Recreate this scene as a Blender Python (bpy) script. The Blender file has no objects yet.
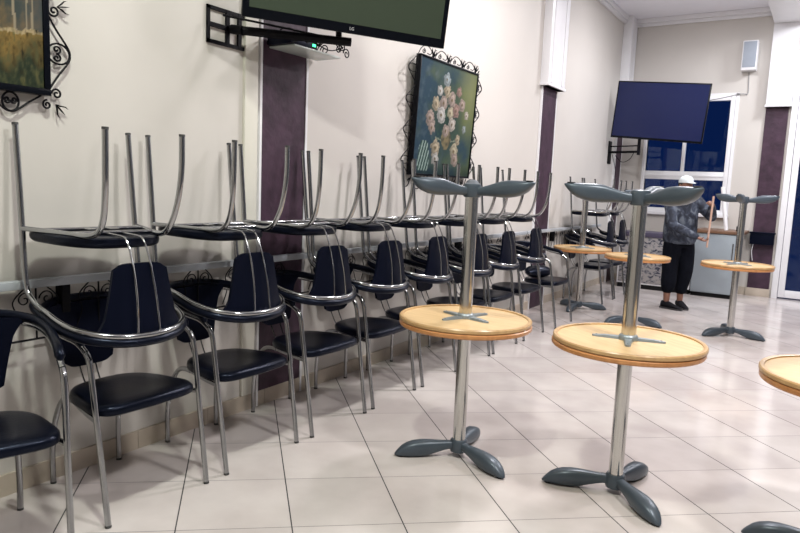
import bpy, bmesh, math, random
from mathutils import Vector, Matrix, Quaternion, noise
random.seed(7)
PI = math.pi
R = math.radians
scn = bpy.context.scene
col = scn.collection

# ------------------------------------------------------------------ materials
def newmat(name):
    m = bpy.data.materials.new(name); m.use_nodes = True
    nt = m.node_tree
    return m, nt, nt.nodes['Principled BSDF']

def mat(name, c, rough=.5, metal=0., spec=.5, var=0., vscale=6., bump=0., bscale=60., coat=0., tint=None):
    m, nt, b = newmat(name)
    if tint: b.inputs['Specular Tint'].default_value = (*tint, 1)
    b.inputs['Roughness'].default_value = rough
    b.inputs['Metallic'].default_value = metal
    b.inputs['Specular IOR Level'].default_value = spec
    b.inputs['Coat Weight'].default_value = coat
    tc = nt.nodes.new('ShaderNodeTexCoord')
    n = nt.nodes.new('ShaderNodeTexNoise'); n.inputs['Scale'].default_value = vscale; n.inputs['Detail'].default_value = 4
    nt.links.new(tc.outputs['Object'], n.inputs['Vector'])
    r = nt.nodes.new('ShaderNodeValToRGB')
    lo = [max(0, x*(1-var)) for x in c]; hi = [x*(1+var) for x in c]
    r.color_ramp.elements[0].position = .3; r.color_ramp.elements[1].position = .7
    r.color_ramp.elements[0].color = (*lo, 1); r.color_ramp.elements[1].color = (*hi, 1)
    nt.links.new(n.outputs['Fac'], r.inputs['Fac']); nt.links.new(r.outputs['Color'], b.inputs['Base Color'])
    if bump:
        n2 = nt.nodes.new('ShaderNodeTexNoise'); n2.inputs['Scale'].default_value = bscale; n2.inputs['Detail'].default_value = 3
        nt.links.new(tc.outputs['Object'], n2.inputs['Vector'])
        bp = nt.nodes.new('ShaderNodeBump'); bp.inputs['Strength'].default_value = bump; bp.inputs['Distance'].default_value = .004
        nt.links.new(n2.outputs['Fac'], bp.inputs['Height']); nt.links.new(bp.outputs['Normal'], b.inputs['Normal'])
    return m

M = {}
M['wall'] = mat('wall_paint', (.60, .57, .53), .55, var=.03, vscale=1.2, bump=.12, bscale=8)
M['ceiling'] = mat('ceiling_paint', (.86, .86, .92), .8, var=.01)
M['white'] = mat('white_trim', (.80, .80, .82), .4, var=.02)
M['cream'] = mat('cream_trim', (.68, .66, .58), .5, var=.02)
M['purple'] = mat('purple_plaster', (.050, .026, .043), .5, spec=.3, var=.3, vscale=9, bump=.8, bscale=22)
M['base'] = mat('skirting_tile', (.50, .43, .35), .3, var=.08, vscale=5)
M['chrome'] = mat('chrome', (.40, .41, .42), .13, metal=1., var=.03)
M['dchrome'] = mat('worn_chrome', (.50, .50, .49), .2, metal=1., var=.06, vscale=20)
M['vinyl'] = mat('black_vinyl', (.003, .004, .009), .28, spec=.20, tint=(.6, .7, 1), var=.25, bump=.15, bscale=120)
M['plastic'] = mat('black_plastic', (.0028, .0038, .010), .34, spec=.13, tint=(.55, .65, 1), var=.1)
M['rubber'] = mat('black_rubber', (.008, .008, .009), .6, spec=.2, var=.1)
M['iron'] = mat('black_iron', (.004, .004, .006), .5, spec=.12, var=.2)
M['post'] = mat('polished_aluminium', (.60, .60, .58), .15, metal=1., var=.02)
M['slate'] = mat('slate_metal', (.070, .090, .112), .34, metal=.2, var=.08, vscale=10, spec=.4)
M['bracket'] = mat('grey_cast_metal', (.30, .34, .36), .4, metal=.5, var=.05)
M['bezel'] = mat('glossy_black', (.003, .004, .007), .25, spec=.14, var=.05)
M['rail'] = mat('grey_rail_paint', (.42, .45, .48), .35, var=.06, vscale=12)
M['steel'] = mat('brushed_steel', (.34, .39, .43), .38, metal=.35, var=.06, vscale=3)
M['brown'] = mat('brown_worktop', (.16, .085, .05), .4, var=.2)
M['skin'] = mat('skin', (.22, .105, .07), .55, var=.06)
M['hair'] = mat('hair', (.012, .010, .010), .7, var=.2)
M['trousers'] = mat('dark_trousers', (.004, .005, .009), .9, spec=.1, var=.2, vscale=20, bump=.3, bscale=60)
M['shoe'] = mat('shoe_fabric', (.006, .006, .009), .7, spec=.2, var=.2)
M['sole'] = mat('shoe_sole', (.05, .05, .055), .6, var=.1)
M['cap'] = mat('white_cap', (.62, .68, .70), .8, var=.05)
M['stick'] = mat('pale_wood_stick', (.55, .36, .28), .5, var=.1)
M['spk'] = mat('speaker_grille', (.33, .37, .43), .6, var=.05)
M['glassgreen'] = mat('frosted_shelf', (.50, .55, .52), .15, var=.03)
M['cable'] = mat('grey_cable', (.30, .30, .31), .5)

M['dim'] = mat('dark_reflection_wall', (.10, .105, .12), .25, var=.1)  # unseen right wall, dark finish added to deepen chrome reflections and shadow contrast
M['tan'] = mat('tan_wall', (.48, .44, .40), .6, var=.05)

def wood(name, c1, c2, rough=.35):
    m, nt, b = newmat(name)
    tc = nt.nodes.new('ShaderNodeTexCoord'); mp = nt.nodes.new('ShaderNodeMapping')
    mp.inputs['Scale'].default_value = (1.5, 14, 6)
    n = nt.nodes.new('ShaderNodeTexNoise'); n.inputs['Scale'].default_value = 3.; n.inputs['Detail'].default_value = 5
    r = nt.nodes.new('ShaderNodeValToRGB')
    r.color_ramp.elements[0].position = .35; r.color_ramp.elements[1].position = .68
    r.color_ramp.elements[0].color = (*c1, 1); r.color_ramp.elements[1].color = (*c2, 1)
    nt.links.new(tc.outputs['Object'], mp.inputs['Vector']); nt.links.new(mp.outputs['Vector'], n.inputs['Vector'])
    nt.links.new(n.outputs['Fac'], r.inputs['Fac']); nt.links.new(r.outputs['Color'], b.inputs['Base Color'])
    b.inputs['Roughness'].default_value = rough
    return m
M['maple'] = wood('maple_underside', (.60, .41, .20), (.70, .50, .27))
M['rim'] = wood('orange_beech_rim', (.46, .195, .068), (.56, .265, .10), .3)
M['rimtop'] = wood('light_beech_rim', (.48, .29, .13), (.58, .38, .18), .3)
M['cap_grey'] = mat('grey_foot_cap', (.05, .05, .05), .5, var=.1)

def emit_small(name, c, s):
    m, nt, b = newmat(name); b.inputs['Base Color'].default_value = (*c, 1)
    b.inputs['Emission Color'].default_value = (*c, 1); b.inputs['Emission Strength'].default_value = s
    return m
M['led'] = emit_small('green_led', (.05, 1, .3), 4)

def screen(name, c, rough=.12):
    return mat(name, c, rough, spec=.35, var=.05, vscale=1.)
M['screen1'] = screen('tv_screen_green_grey', (.050, .066, .045), .2)
M['screen2'] = screen('tv_screen_navy', (.005, .010, .058), .25)
M['glass'], nt, b = newmat('window_glass')
out = nt.nodes['Material Output']
gl = nt.nodes.new('ShaderNodeBsdfGlossy'); gl.inputs['Roughness'].default_value = .03; gl.inputs['Color'].default_value = (.8, .9, 1, 1)
tr = nt.nodes.new('ShaderNodeBsdfTransparent'); tr.inputs['Color'].default_value = (.8, .88, 1, 1)
fr = nt.nodes.new('ShaderNodeFresnel'); fr.inputs['IOR'].default_value = 1.35
mx = nt.nodes.new('ShaderNodeMixShader')
nt.links.new(fr.outputs['Fac'], mx.inputs['Fac']); nt.links.new(tr.outputs[0], mx.inputs[1]); nt.links.new(gl.outputs[0], mx.inputs[2])
nt.links.new(mx.outputs[0], out.inputs['Surface'])

def pattern(name, c1, c2, c3, scale, t1, t2, rough, stretch=(1, 1, 1)):
    m, nt, b = newmat(name)
    tc = nt.nodes.new('ShaderNodeTexCoord'); mp = nt.nodes.new('ShaderNodeMapping'); mp.inputs['Scale'].default_value = stretch
    n = nt.nodes.new('ShaderNodeTexNoise'); n.inputs['Scale'].default_value = scale; n.inputs['Detail'].default_value = 5
    n.inputs['Distortion'].default_value = 1.2
    r = nt.nodes.new('ShaderNodeValToRGB'); e = r.color_ramp.elements
    e[0].position = t1; e[0].color = (*c1, 1); e[1].position = t2; e[1].color = (*c3, 1)
    k = e.new((t1+t2)/2); k.color = (*c2, 1)
    nt.links.new(tc.outputs['Object'], mp.inputs['Vector']); nt.links.new(mp.outputs['Vector'], n.inputs['Vector'])
    nt.links.new(n.outputs['Fac'], r.inputs['Fac']); nt.links.new(r.outputs['Color'], b.inputs['Base Color'])
    b.inputs['Roughness'].default_value = rough
    return m
M['floral'] = pattern('dark_floral_print', (.015, .017, .04), (.20, .20, .22), (.34, .32, .31), 13, .38, .54, .3, (1, 1, 1.5))
M['camo'] = pattern('grey_blue_camouflage', (.010, .014, .026), (.035, .045, .072), (.12, .14, .17), 9, .40, .66, .8)

def attr_mat(name, rough=.45):
    m, nt, b = newmat(name)
    a = nt.nodes.new('ShaderNodeAttribute'); a.attribute_name = 'Col'
    nt.links.new(a.outputs['Color'], b.inputs['Base Color']); b.inputs['Roughness'].default_value = rough; b.inputs['Specular IOR Level'].default_value = .12
    return m
M['paint'] = attr_mat('oil_painting', .5)

# ------------------------------------------------------------------ camera model
F = 660.; PITCH = .1242; ROLL = .0416; YAW = R(32.5); H = 1.45; CX = 2.95
a_ = Vector((-math.sin(YAW), math.cos(YAW), 0)); r_ = Vector((math.cos(YAW), math.sin(YAW), 0)); z_ = Vector((0, 0, 1))
fw = a_*math.cos(PITCH) - z_*math.sin(PITCH); u0 = a_*math.sin(PITCH) + z_*math.cos(PITCH)
rt = r_*math.cos(ROLL) + u0*math.sin(ROLL); up = -r_*math.sin(ROLL) + u0*math.cos(ROLL)
cam = bpy.data.cameras.new('camera'); co = bpy.data.objects.new('camera', cam); col.objects.link(co)
mw = Matrix((rt, up, -fw)).transposed().to_4x4(); mw.translation = Vector((CX, 0, H)); co.matrix_world = mw
cam.sensor_fit = 'HORIZONTAL'; cam.sensor_width = 36; cam.lens = F/800*36; cam.clip_start = .05
scn.camera = co

# floor tile lattice in world coordinates (columns of A: step along i, step along j)
s_ = H/3.0599; th, ox, oy, ra, sk = .1417, -2.8434, 5.2445, .9665, .0952
def w2(x, y): return (CX + r_.x*x*s_ + a_.x*y*s_, r_.y*x*s_ + a_.y*y*s_)
O2 = w2(ox, oy)
I2 = w2(ox+math.cos(th), oy+math.sin(th)); J2 = w2(ox-math.sin(th+sk)*ra, oy+math.cos(th+sk)*ra)
ax, ay = I2[0]-O2[0], I2[1]-O2[1]; bx, by = J2[0]-O2[0], J2[1]-O2[1]
det = ax*by-bx*ay
IV = (by/det, -bx/det); JV = (-ay/det, ax/det)
def floor_mat():
    m, nt, b = newmat('glossy_floor_tiles'); N = nt.nodes; L = nt.links
    tc = N.new('ShaderNodeTexCoord')
    def coord(v):
        d = N.new('ShaderNodeVectorMath'); d.operation = 'DOT_PRODUCT'; d.inputs[1].default_value = (v[0], v[1], 0)
        L.new(tc.outputs['Object'], d.inputs[0])
        s = N.new('ShaderNodeMath'); s.operation = 'SUBTRACT'; s.inputs[1].default_value = v[0]*O2[0]+v[1]*O2[1]
        L.new(d.outputs['Value'], s.inputs[0]); return s.outputs[0]
    def line(c, w):
        f = N.new('ShaderNodeMath'); f.operation = 'PINGPONG'; f.inputs[1].default_value = .5; L.new(c, f.inputs[0])
        l = N.new('ShaderNodeMath'); l.operation = 'LESS_THAN'; l.inputs[1].default_value = w; L.new(f.outputs[0], l.inputs[0]); return l.outputs[0]
    ci, cj = coord(IV), coord(JV)
    li, lj = line(ci, .0058), line(cj, .0048)
    fl = []
    for c in (ci, cj):
        q = N.new('ShaderNodeMath'); q.operation = 'FLOOR'; L.new(c, q.inputs[0]); fl.append(q.outputs[0])
    cb = N.new('ShaderNodeCombineXYZ'); L.new(fl[0], cb.inputs[0]); L.new(fl[1], cb.inputs[1])
    wn = N.new('ShaderNodeTexWhiteNoise'); L.new(cb.outputs[0], wn.inputs['Vector'])
    n = N.new('ShaderNodeTexNoise'); n.inputs['Scale'].default_value = 2.2; n.inputs['Detail'].default_value = 5
    L.new(tc.outputs['Object'], n.inputs['Vector'])
    r = N.new('ShaderNodeValToRGB'); e = r.color_ramp.elements
    e[0].position = .35; e[0].color = (.50, .45, .43, 1); e[1].position = .65; e[1].color = (.60, .555, .53, 1)
    L.new(n.outputs['Fac'], r.inputs['Fac'])
    hs = N.new('ShaderNodeHueSaturation'); L.new(r.outputs[0], hs.inputs['Color'])
    mr = N.new('ShaderNodeMapRange'); mr.inputs['To Min'].default_value = .95; mr.inputs['To Max'].default_value = 1.04
    L.new(wn.outputs['Value'], mr.inputs[0]); L.new(mr.outputs[0], hs.inputs['Value'])
    m1 = N.new('ShaderNodeMix'); m1.data_type = 'RGBA'; L.new(lj, m1.inputs[0]); L.new(hs.outputs[0], m1.inputs[6]); m1.inputs[7].default_value = (.20, .19, .185, 1)
    m2 = N.new('ShaderNodeMix'); m2.data_type = 'RGBA'; L.new(li, m2.inputs[0]); L.new(m1.outputs[2], m2.inputs[6]); m2.inputs[7].default_value = (.035, .033, .035, 1)
    L.new(m2.outputs[2], b.inputs['Base Color'])
    mxx = N.new('ShaderNodeMath'); mxx.operation = 'MAXIMUM'; L.new(li, mxx.inputs[0]); L.new(lj, mxx.inputs[1])
    rr = N.new('ShaderNodeMapRange'); rr.inputs['To Min'].default_value = .13; rr.inputs['To Max'].default_value = .8
    L.new(mxx.outputs[0], rr.inputs[0]); L.new(rr.outputs[0], b.inputs['Roughness'])
    n3 = N.new('ShaderNodeTexNoise'); n3.inputs['Scale'].default_value = 7; L.new(tc.outputs['Object'], n3.inputs['Vector'])
    bp = N.new('ShaderNodeBump'); bp.inputs['Strength'].default_value = .08; bp.inputs['Distance'].default_value = .01
    L.new(n3.outputs['Fac'], bp.inputs['Height']); L.new(bp.outputs[0], b.inputs['Normal'])
    return m
M['floor'] = floor_mat()

# ------------------------------------------------------------------ mesh builder
class MB:
    def __init__(s): s.v = []; s.f = []
    def add(s, vs, fs):
        o = len(s.v); s.v += [tuple(v) for v in vs]; s.f += [tuple(i+o for i in f) for f in fs]; return s
    def box(s, lo, hi, bev=0.):
        if bev <= 0:
            x0, y0, z0 = lo; x1, y1, z1 = hi
            return s.add([(x0,y0,z0),(x1,y0,z0),(x1,y1,z0),(x0,y1,z0),(x0,y0,z1),(x1,y0,z1),(x1,y1,z1),(x0,y1,z1)],
                         [(0,3,2,1),(4,5,6,7),(0,1,5,4),(1,2,6,5),(2,3,7,6),(3,0,4,7)])
        bm = bmesh.new(); bmesh.ops.create_cube(bm, size=1)
        for v in bm.verts: v.co = Vector([(lo[i]+hi[i])/2 + v.co[i]*(hi[i]-lo[i]) for i in range(3)])
        bmesh.ops.bevel(bm, geom=bm.edges[:], offset=bev, segments=2, profile=.6, affect='EDGES')
        bm.verts.index_update()
        s.add([v.co[:] for v in bm.verts], [[v.index for v in f.verts] for f in bm.faces]); bm.free(); return s
    def tube(s, pts, r, n=10, rr=None, flat=1.):
        pts = [Vector(p) for p in pts]; k = len(pts)
        T = []
        for i in range(k):
            d = pts[min(i+1, k-1)] - pts[max(i-1, 0)]; T.append(d.normalized())
        ref = Vector((0, 0, 1)) if abs(T[0].z) < .9 else Vector((0, 1, 0))
        nn = T[0].cross(ref).normalized(); vs = []; fs = []
        for i in range(k):
            if i: nn = (T[i-1].rotation_difference(T[i]) @ nn); nn = (nn - T[i]*nn.dot(T[i])).normalized()
            bn = T[i].cross(nn); q = rr[i] if rr else r
            for j in range(n):
                t = 2*PI*j/n; vs.append(pts[i] + nn*math.cos(t)*q + bn*math.sin(t)*q*flat)
        for i in range(k-1):
            for j in range(n):
                a = i*n+j; b = i*n+(j+1) % n; fs.append((a, b, b+n, a+n))
        fs.append(tuple(range(n-1, -1, -1))); fs.append(tuple(range((k-1)*n, k*n)))
        return s.add(vs, fs)
    def lathe(s, prof, c=(0, 0, 0), n=48):
        vs = []; fs = []; k = len(prof)
        for (r, z) in prof:
            for j in range(n):
                t = 2*PI*j/n; vs.append((c[0]+r*math.cos(t), c[1]+r*math.sin(t), c[2]+z))
        for i in range(k-1):
            for j in range(n):
                a = i*n+j; b = i*n+(j+1) % n; fs.append((a, b, b+n, a+n))
        fs.append(tuple(range(n-1, -1, -1))); fs.append(tuple(range((k-1)*n, k*n)))
        return s.add(vs, fs)
    def rings(s, rings, cap=True):
        n = len(rings[0]); o = []; fs = []
        for r in rings: o += [tuple(p) for p in r]
        for i in range(len(rings)-1):
            for j in range(n):
                a = i*n+j; b = i*n+(j+1) % n; fs.append((a, b, b+n, a+n))
        if cap: fs.append(tuple(range(n-1, -1, -1))); fs.append(tuple(range((len(rings)-1)*n, len(rings)*n)))
        return s.add(o, fs)
    def ell(s, c, r, rot=None, nu=20, nv=12):
        vs = []; c = Vector(c); fs = []
        for i in range(nv+1):
            p = PI*i/nv
            for j in range(nu):
                t = 2*PI*j/nu
                v = Vector((r[0]*math.sin(p)*math.cos(t), r[1]*math.sin(p)*math.sin(t), r[2]*math.cos(p)))
                if rot: v = rot @ v
                vs.append(c+v)
        for i in range(nv):
            for j in range(nu):
                a = i*nu+j; b = i*nu+(j+1) % nu; fs.append((a, a+nu, b+nu, b))
        return s.add(vs, fs)
    def xf(s, m): s.v = [tuple(m @ Vector(v)) for v in s.v]; return s
    def mesh(s, name, material, smooth=40):
        me = bpy.data.meshes.new(name); me.from_pydata(s.v, [], s.f)
        bm = bmesh.new(); bm.from_mesh(me); bmesh.ops.remove_doubles(bm, verts=bm.verts[:], dist=1e-6)
        bmesh.ops.recalc_face_normals(bm, faces=bm.faces[:]); bm.to_mesh(me); bm.free()
        me.materials.append(material)
        if smooth:
            me.shade_smooth(); me.set_sharp_from_angle(angle=R(smooth))
        return me
    def build(s, name, material, parent=None, smooth=40, label=None):
        o = bpy.data.objects.new(name, s.mesh(name, material, smooth)); col.objects.link(o)
        if parent: o.parent = parent
        if label: o['label'] = label
        return o

def smoothpts(pts, k=6):
    P = [Vector(p) for p in pts]; out = []
    for i in range(len(P)-1):
        p0, p1, p2, p3 = P[max(i-1, 0)], P[i], P[i+1], P[min(i+2, len(P)-1)]
        for t in range(k):
            t /= k
            out.append(.5*((2*p1)+(-p0+p2)*t+(2*p0-5*p1+4*p2-p3)*t*t+(-p0+3*p1-3*p2+p3)*t**3))
    out.append(P[-1]); return out

def empty(name, loc=(0, 0, 0), rz=0.):
    o = bpy.data.objects.new(name, None); o.empty_display_size = .1; col.objects.link(o)
    o.location = loc; o.rotation_euler = (0, 0, rz); return o
def tag(o, label, cat, group=None, kind=None):
    o['label'] = label; o['category'] = cat
    if group: o['group'] = group
    if kind: o['kind'] = kind
    return o
def struct(o): o['kind'] = 'structure'; return o
CH = {}
def kids(o):
    return [c for c in bpy.data.objects if c.parent == o]
def copy_tree(o, parent=None):
    c = o.copy(); col.objects.link(c)
    if parent: c.parent = parent
    for ch in kids(o): copy_tree(ch, c)
    return c

# ------------------------------------------------------------------ room
YB = 11.2; ZC = 4.2; XR = 6.4; YF = -2.6
struct(MB().box((-.2, YF, -.1), (XR, YB+.2, 0)).build('floor', M['floor'], smooth=0))
struct(MB().box((-.2, YF, ZC), (XR, YB+.2, ZC+.1)).build('ceiling', M['ceiling'], smooth=0))
struct(MB().box((-.2, YF, 0), (0, YB, ZC)).build('wall_left', M['wall'], smooth=0))
struct(MB().box((XR, YF, 0), (XR+.2, YB+.2, ZC)).build('wall_right', M['dim'], smooth=0))
struct(MB().box((-.2, YF-.2, 0), (XR, YF, ZC)).build('wall_front', M['tan'], smooth=0))
WX0, WX1, WZ0, WZ1 = .38, 1.65, 1.19, 2.97
DX0, DX1, DZ1 = 2.42, 3.62, 3.0
b = MB()
b.box((-.2, YB, 0), (WX0, YB+.2, ZC)).box((WX0, YB, 0), (WX1, YB+.2, WZ0)).box((WX0, YB, WZ1), (WX1, YB+.2, ZC))
b.box((WX1, YB, 0), (DX0, YB+.2, ZC)).box((DX0, YB, DZ1), (DX1, YB+.2, ZC)).box((DX1, YB, 0), (XR, YB+.2, ZC))
struct(b.build('wall_back', M['wall'], smooth=0))
# skirting
b = MB(); y = YF
while y < YB-.01:
    y1 = min(y+.47, YB); b.box((0, y+.0015, 0), (.014, y1-.0015, .098)); y = y1
struct(b.build('baseboard_left', M['base'], smooth=0))
b = MB(); x = .015
while x < DX0-.06:
    x1 = min(x+.47, DX0-.04); b.box((x+.0015, YB-.014, 0), (x1-.0015, YB, .12)); x = x1
struct(b.build('baseboard_back', M['base'], smooth=0))
# window
w = struct(empty('window_1', ((WX0+WX1)/2, YB, WZ0)))
def fbox(x0, x1, z0, z1, y0=-.03, y1=.05): return ((x0-(WX0+WX1)/2, y0, z0-WZ0), (x1-(WX0+WX1)/2, y1, z1-WZ0))
b = MB()
for q in ((WX0, WX0+.06, WZ0, WZ1), (WX1-.06, WX1, WZ0, WZ1), (WX0+.06, WX1-.06, WZ0, WZ0+.06), (WX0+.06, WX1-.06, WZ1-.07, WZ1), (WX0+.06, WX1-.06, 1.70, 1.83)):
    b.box(*fbox(*q), bev=.006)
b.box(*fbox(.965, 1.015, 1.83, WZ1-.07, -.02), bev=.004)
b.box(*fbox(WX0+.06, WX1-.06, 1.755, 1.775, -.04, -.028))
b.build('window_frame', M['white'], w)
MB().box(*fbox(WX0-.04, WX1+.06, WZ0-.05, WZ0, -.09, .0), bev=.006).build('window_sill', M['white'], w)
b = MB(); b.box(*fbox(WX1+.005, WX1+.05, WZ0, WZ1+.03, -.02, 0)); b.box(*fbox(WX0-.05, WX1+.05, WZ1, WZ1+.04, -.02, 0))
b.build('window_casing', M['white'], w)
for q in ((WX0+.06, .965, 1.83, WZ1-.07), (1.015, WX1-.06, 1.83, WZ1-.07), (WX0+.06, WX1-.06, WZ0+.06, 1.70)):
    MB().box(*fbox(*q, .01, .016)).build('window_pane', M['glass'], w, smooth=0)
# door
d = struct(empty('door_1', ((DX0+DX1)/2, YB, 0)))
def dbox(x0, x1, z0, z1, y0=-.03, y1=.06): return ((x0-(DX0+DX1)/2, y0, z0), (x1-(DX0+DX1)/2, y1, z1))
b = MB()
for q in ((DX0-.03, DX0+.05, 0, DZ1), (DX1-.05, DX1+.03, 0, DZ1), (DX0+.05, DX1-.05, DZ1-.06, DZ1)): b.box(*dbox(*q, -.04), bev=.006)
b.build('door_frame', M['white'], d)
b = MB()
for q in ((DX0+.055, DX0+.14, .02, DZ1-.065), (DX1-.14, DX1-.055, .02, DZ1-.065), (DX0+.14, DX1-.14, .02, .13), (DX0+.14, DX1-.14, DZ1-.16, DZ1-.065)): b.box(*dbox(*q, -.02, .03), bev=.005)
b.build('door_leaf', M['white'], d)
MB().box(*dbox(DX0+.14, DX1-.14, .13, DZ1-.16, 0, .006)).build('door_pane', M['glass'], d, smooth=0)
# columns: purple panels with white upper covers and thin trims
def column_left(n, y0, y1, zc, x=.035, cov=.10, ext=.06):
    o = struct(MB().box((0, y0, 0), (x, y1, zc)).build('trim_%d' % n, M['purple'], smooth=0))
    c = MB().box((0, y0-.018, .0), (x+.006, y0, zc)).box((0, y1, .0), (x+.006, y1+.018, zc)).build('column_edge', M['white'], o, smooth=0)
    if cov:
        k = MB().box((0, y0-ext, zc), (cov, y1+ext, ZC), bev=.006).box((0, y0-ext-.012, zc), (cov+.012, y1+ext+.012, zc+.03), bev=.005)
        k.box((cov, y0+.02, zc+.04), (cov+.008, y0+.07, ZC)).box((cov, y1-.07, zc+.04), (cov+.008, y1-.02, ZC))
        k.build('column_cover', M['white'], o)
    return o
column_left(1, 2.975, 3.375, 2.75, x=.012)
column_left(2, 7.56, 8.02, 2.66, x=.02)
column_left(3, 10.86, 11.19, 2.95, ext=.0, cov=.13)
struct(MB().box((0, 2.83, .10), (.022, 2.935, 2.75), bev=.004).build('trim_4', M['cream']))
o = struct(MB().box((2.065, YB-.03, 0), (2.355, YB, 2.78)).build('trim_5', M['purple'], smooth=0))
MB().box((2.06, YB-.11, 2.78), (2.385, YB, 3.95), bev=.006).box((2.048, YB-.122, 2.78), (2.397, YB, 2.81), bev=.005).build('column_cover', M['white'], o)
MB().box((2.05, YB-.05, 0), (2.37, YB-.029, .12), bev=.003).build('column_skirting', M['base'], o)
# crown moulding and beam
b = MB(); b.box((0, YB-.07, ZC-.07), (2.06, YB, ZC), bev=.012).box((0, YB-.045, ZC-.12), (2.06, YB, ZC-.07), bev=.008)
struct(b.build('trim_6', M['white']))
b = MB(); b.box((0, YF, ZC-.07), (.07, YB-.07, ZC), bev=.012).box((0, YF, ZC-.12), (.045, YB-.05, ZC-.07), bev=.008)
struct(b.build('trim_7', M['white']))
struct(MB().box((2.06, .6, 3.95), (2.62, YB, ZC), bev=.008).build('trim_8', M['white']))

# ------------------------------------------------------------------ scroll helpers (2D polylines)
def spiral(cx, cy, r, turns=1.6, start=0., d=1, n=26, rend=.18):
    return [(cx+r*(1-(1-rend)*i/n)*math.cos(start+d*2*PI*turns*i/n), cy+r*(1-(1-rend)*i/n)*math.sin(start+d*2*PI*turns*i/n)) for i in range(n+1)]
def circle(cx, cy, r, n=22): return [(cx+r*math.cos(2*PI*i/n), cy+r*math.sin(2*PI*i/n)) for i in range(n+1)]
def unit_big(L):   # kite-shaped scroll unit of length L along s, rising in t
    h = L*.27
    return [[(0, 0), (L*.2, h*.42), (L*.40, h*.90), (L*.5, h), (L*.60, h*.90), (L*.8, h*.42), (L, 0)],
            circle(L*.5, h*.50, h*.48), spiral(L*.5-h*.20, h*.42, h*.19, 1.3, 0, 1), spiral(L*.5+h*.20, h*.42, h*.19, 1.3, PI, -1)]
def unit_small(L):
    h = L*.42
    return [[(0, 0), (L*.12, h*.55), (L*.35, h), (L*.6, h*.95), (L*.78, h*.6), (L*.7, h*.25), (L*.52, h*.3)], spiral(L*.30, h*.40, h*.26, 1.4, PI/2, -1),
            [(L*.8, 0), (L*.95, h*.7), (L*1.08, h*.9)], spiral(L*.93, h*.35, h*.18, 1.2, 0, 1)]

def place2d(mb, polys, origin, s, t, r, k=2, nrm=(.0, 0, 0)):
    origin = Vector(origin); s = Vector(s); t = Vector(t)
    for p in polys:
        q = [origin + s*a + t*bb for a, bb in p]
        if len(q) < 12: q = smoothpts(q, 5)
        mb.tube(q, r, 6)

def leaf(mb, c, s, t, L):   # small twisted iron leaf
    c = Vector(c); s = Vector(s); t = Vector(t)
    for k in (-1, 0, 1):
        d = (t*1. + s*.55*k).normalized()
        mb.tube([c, c+d*L*.35, c+d*L*.7+s*.1*L*k, c+d*L], .004, 6, rr=[.003, .008, .006, .001], flat=.4)

# ------------------------------------------------------------------ paintings
def canvas(name, parent, W, Hh, nx, ny, func, x=.021):
    vs = []; fs = []; cols = []
    for j in range(ny+1):
        for i in range(nx+1):
            u, v = i/nx, j/ny
            vs.append((x, u*W, v*Hh)); cols.append(func(u, v))
    for j in range(ny):
        for i in range(nx):
            a = j*(nx+1)+i; fs.append((a, a+1, a+nx+2, a+nx+1))
    n0 = len(vs)
    o = MB().add(vs, fs)
    me = bpy.data.meshes.new(name); me.from_pydata(o.v, [], o.f); me.materials.append(M['paint'])
    at = me.color_attributes.new('Col', 'FLOAT_COLOR', 'POINT')
    for i, c in enumerate(cols): at.data[i].color = (*c, 1)
    # thickness: the canvas board
    ob = bpy.data.objects.new(name, me); col.objects.link(ob); ob.parent = parent
    return ob
def lerp(a, b, t): t = max(0, min(1, t)); return tuple(a[i]+(b[i]-a[i])*t for i in range(3))
def nz(x, y, s=1, seed=0): return noise.fractal(Vector((x*s, y*s, seed)), 1., 2., 4)
flowers = []
rnd = random.Random(3)
for (u, v, r) in [(.36,.62,.055),(.46,.64,.06),(.57,.68,.06),(.50,.74,.05),(.64,.60,.055),(.30,.50,.06),(.44,.54,.065),(.56,.57,.05),(.33,.43,.05),(.60,.48,.055),(.72,.66,.05),(.80,.58,.035),(.48,.83,.05),(.40,.73,.04),(.66,.76,.04),(.52,.42,.05),(.70,.36,.04),(.40,.27,.065),(.66,.26,.06),(.41,.18,.05),(.68,.19,.055),(.78,.46,.03)]:
    flowers.append((.5+(u-.52)*1.28, .5+(v-.50)*1.12, r*1.12, rnd.choice([(.46,.42,.37),(.40,.34,.24),(.30,.20,.17),(.46,.45,.42),(.36,.29,.25),(.42,.38,.27),(.30,.35,.36)])))
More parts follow.
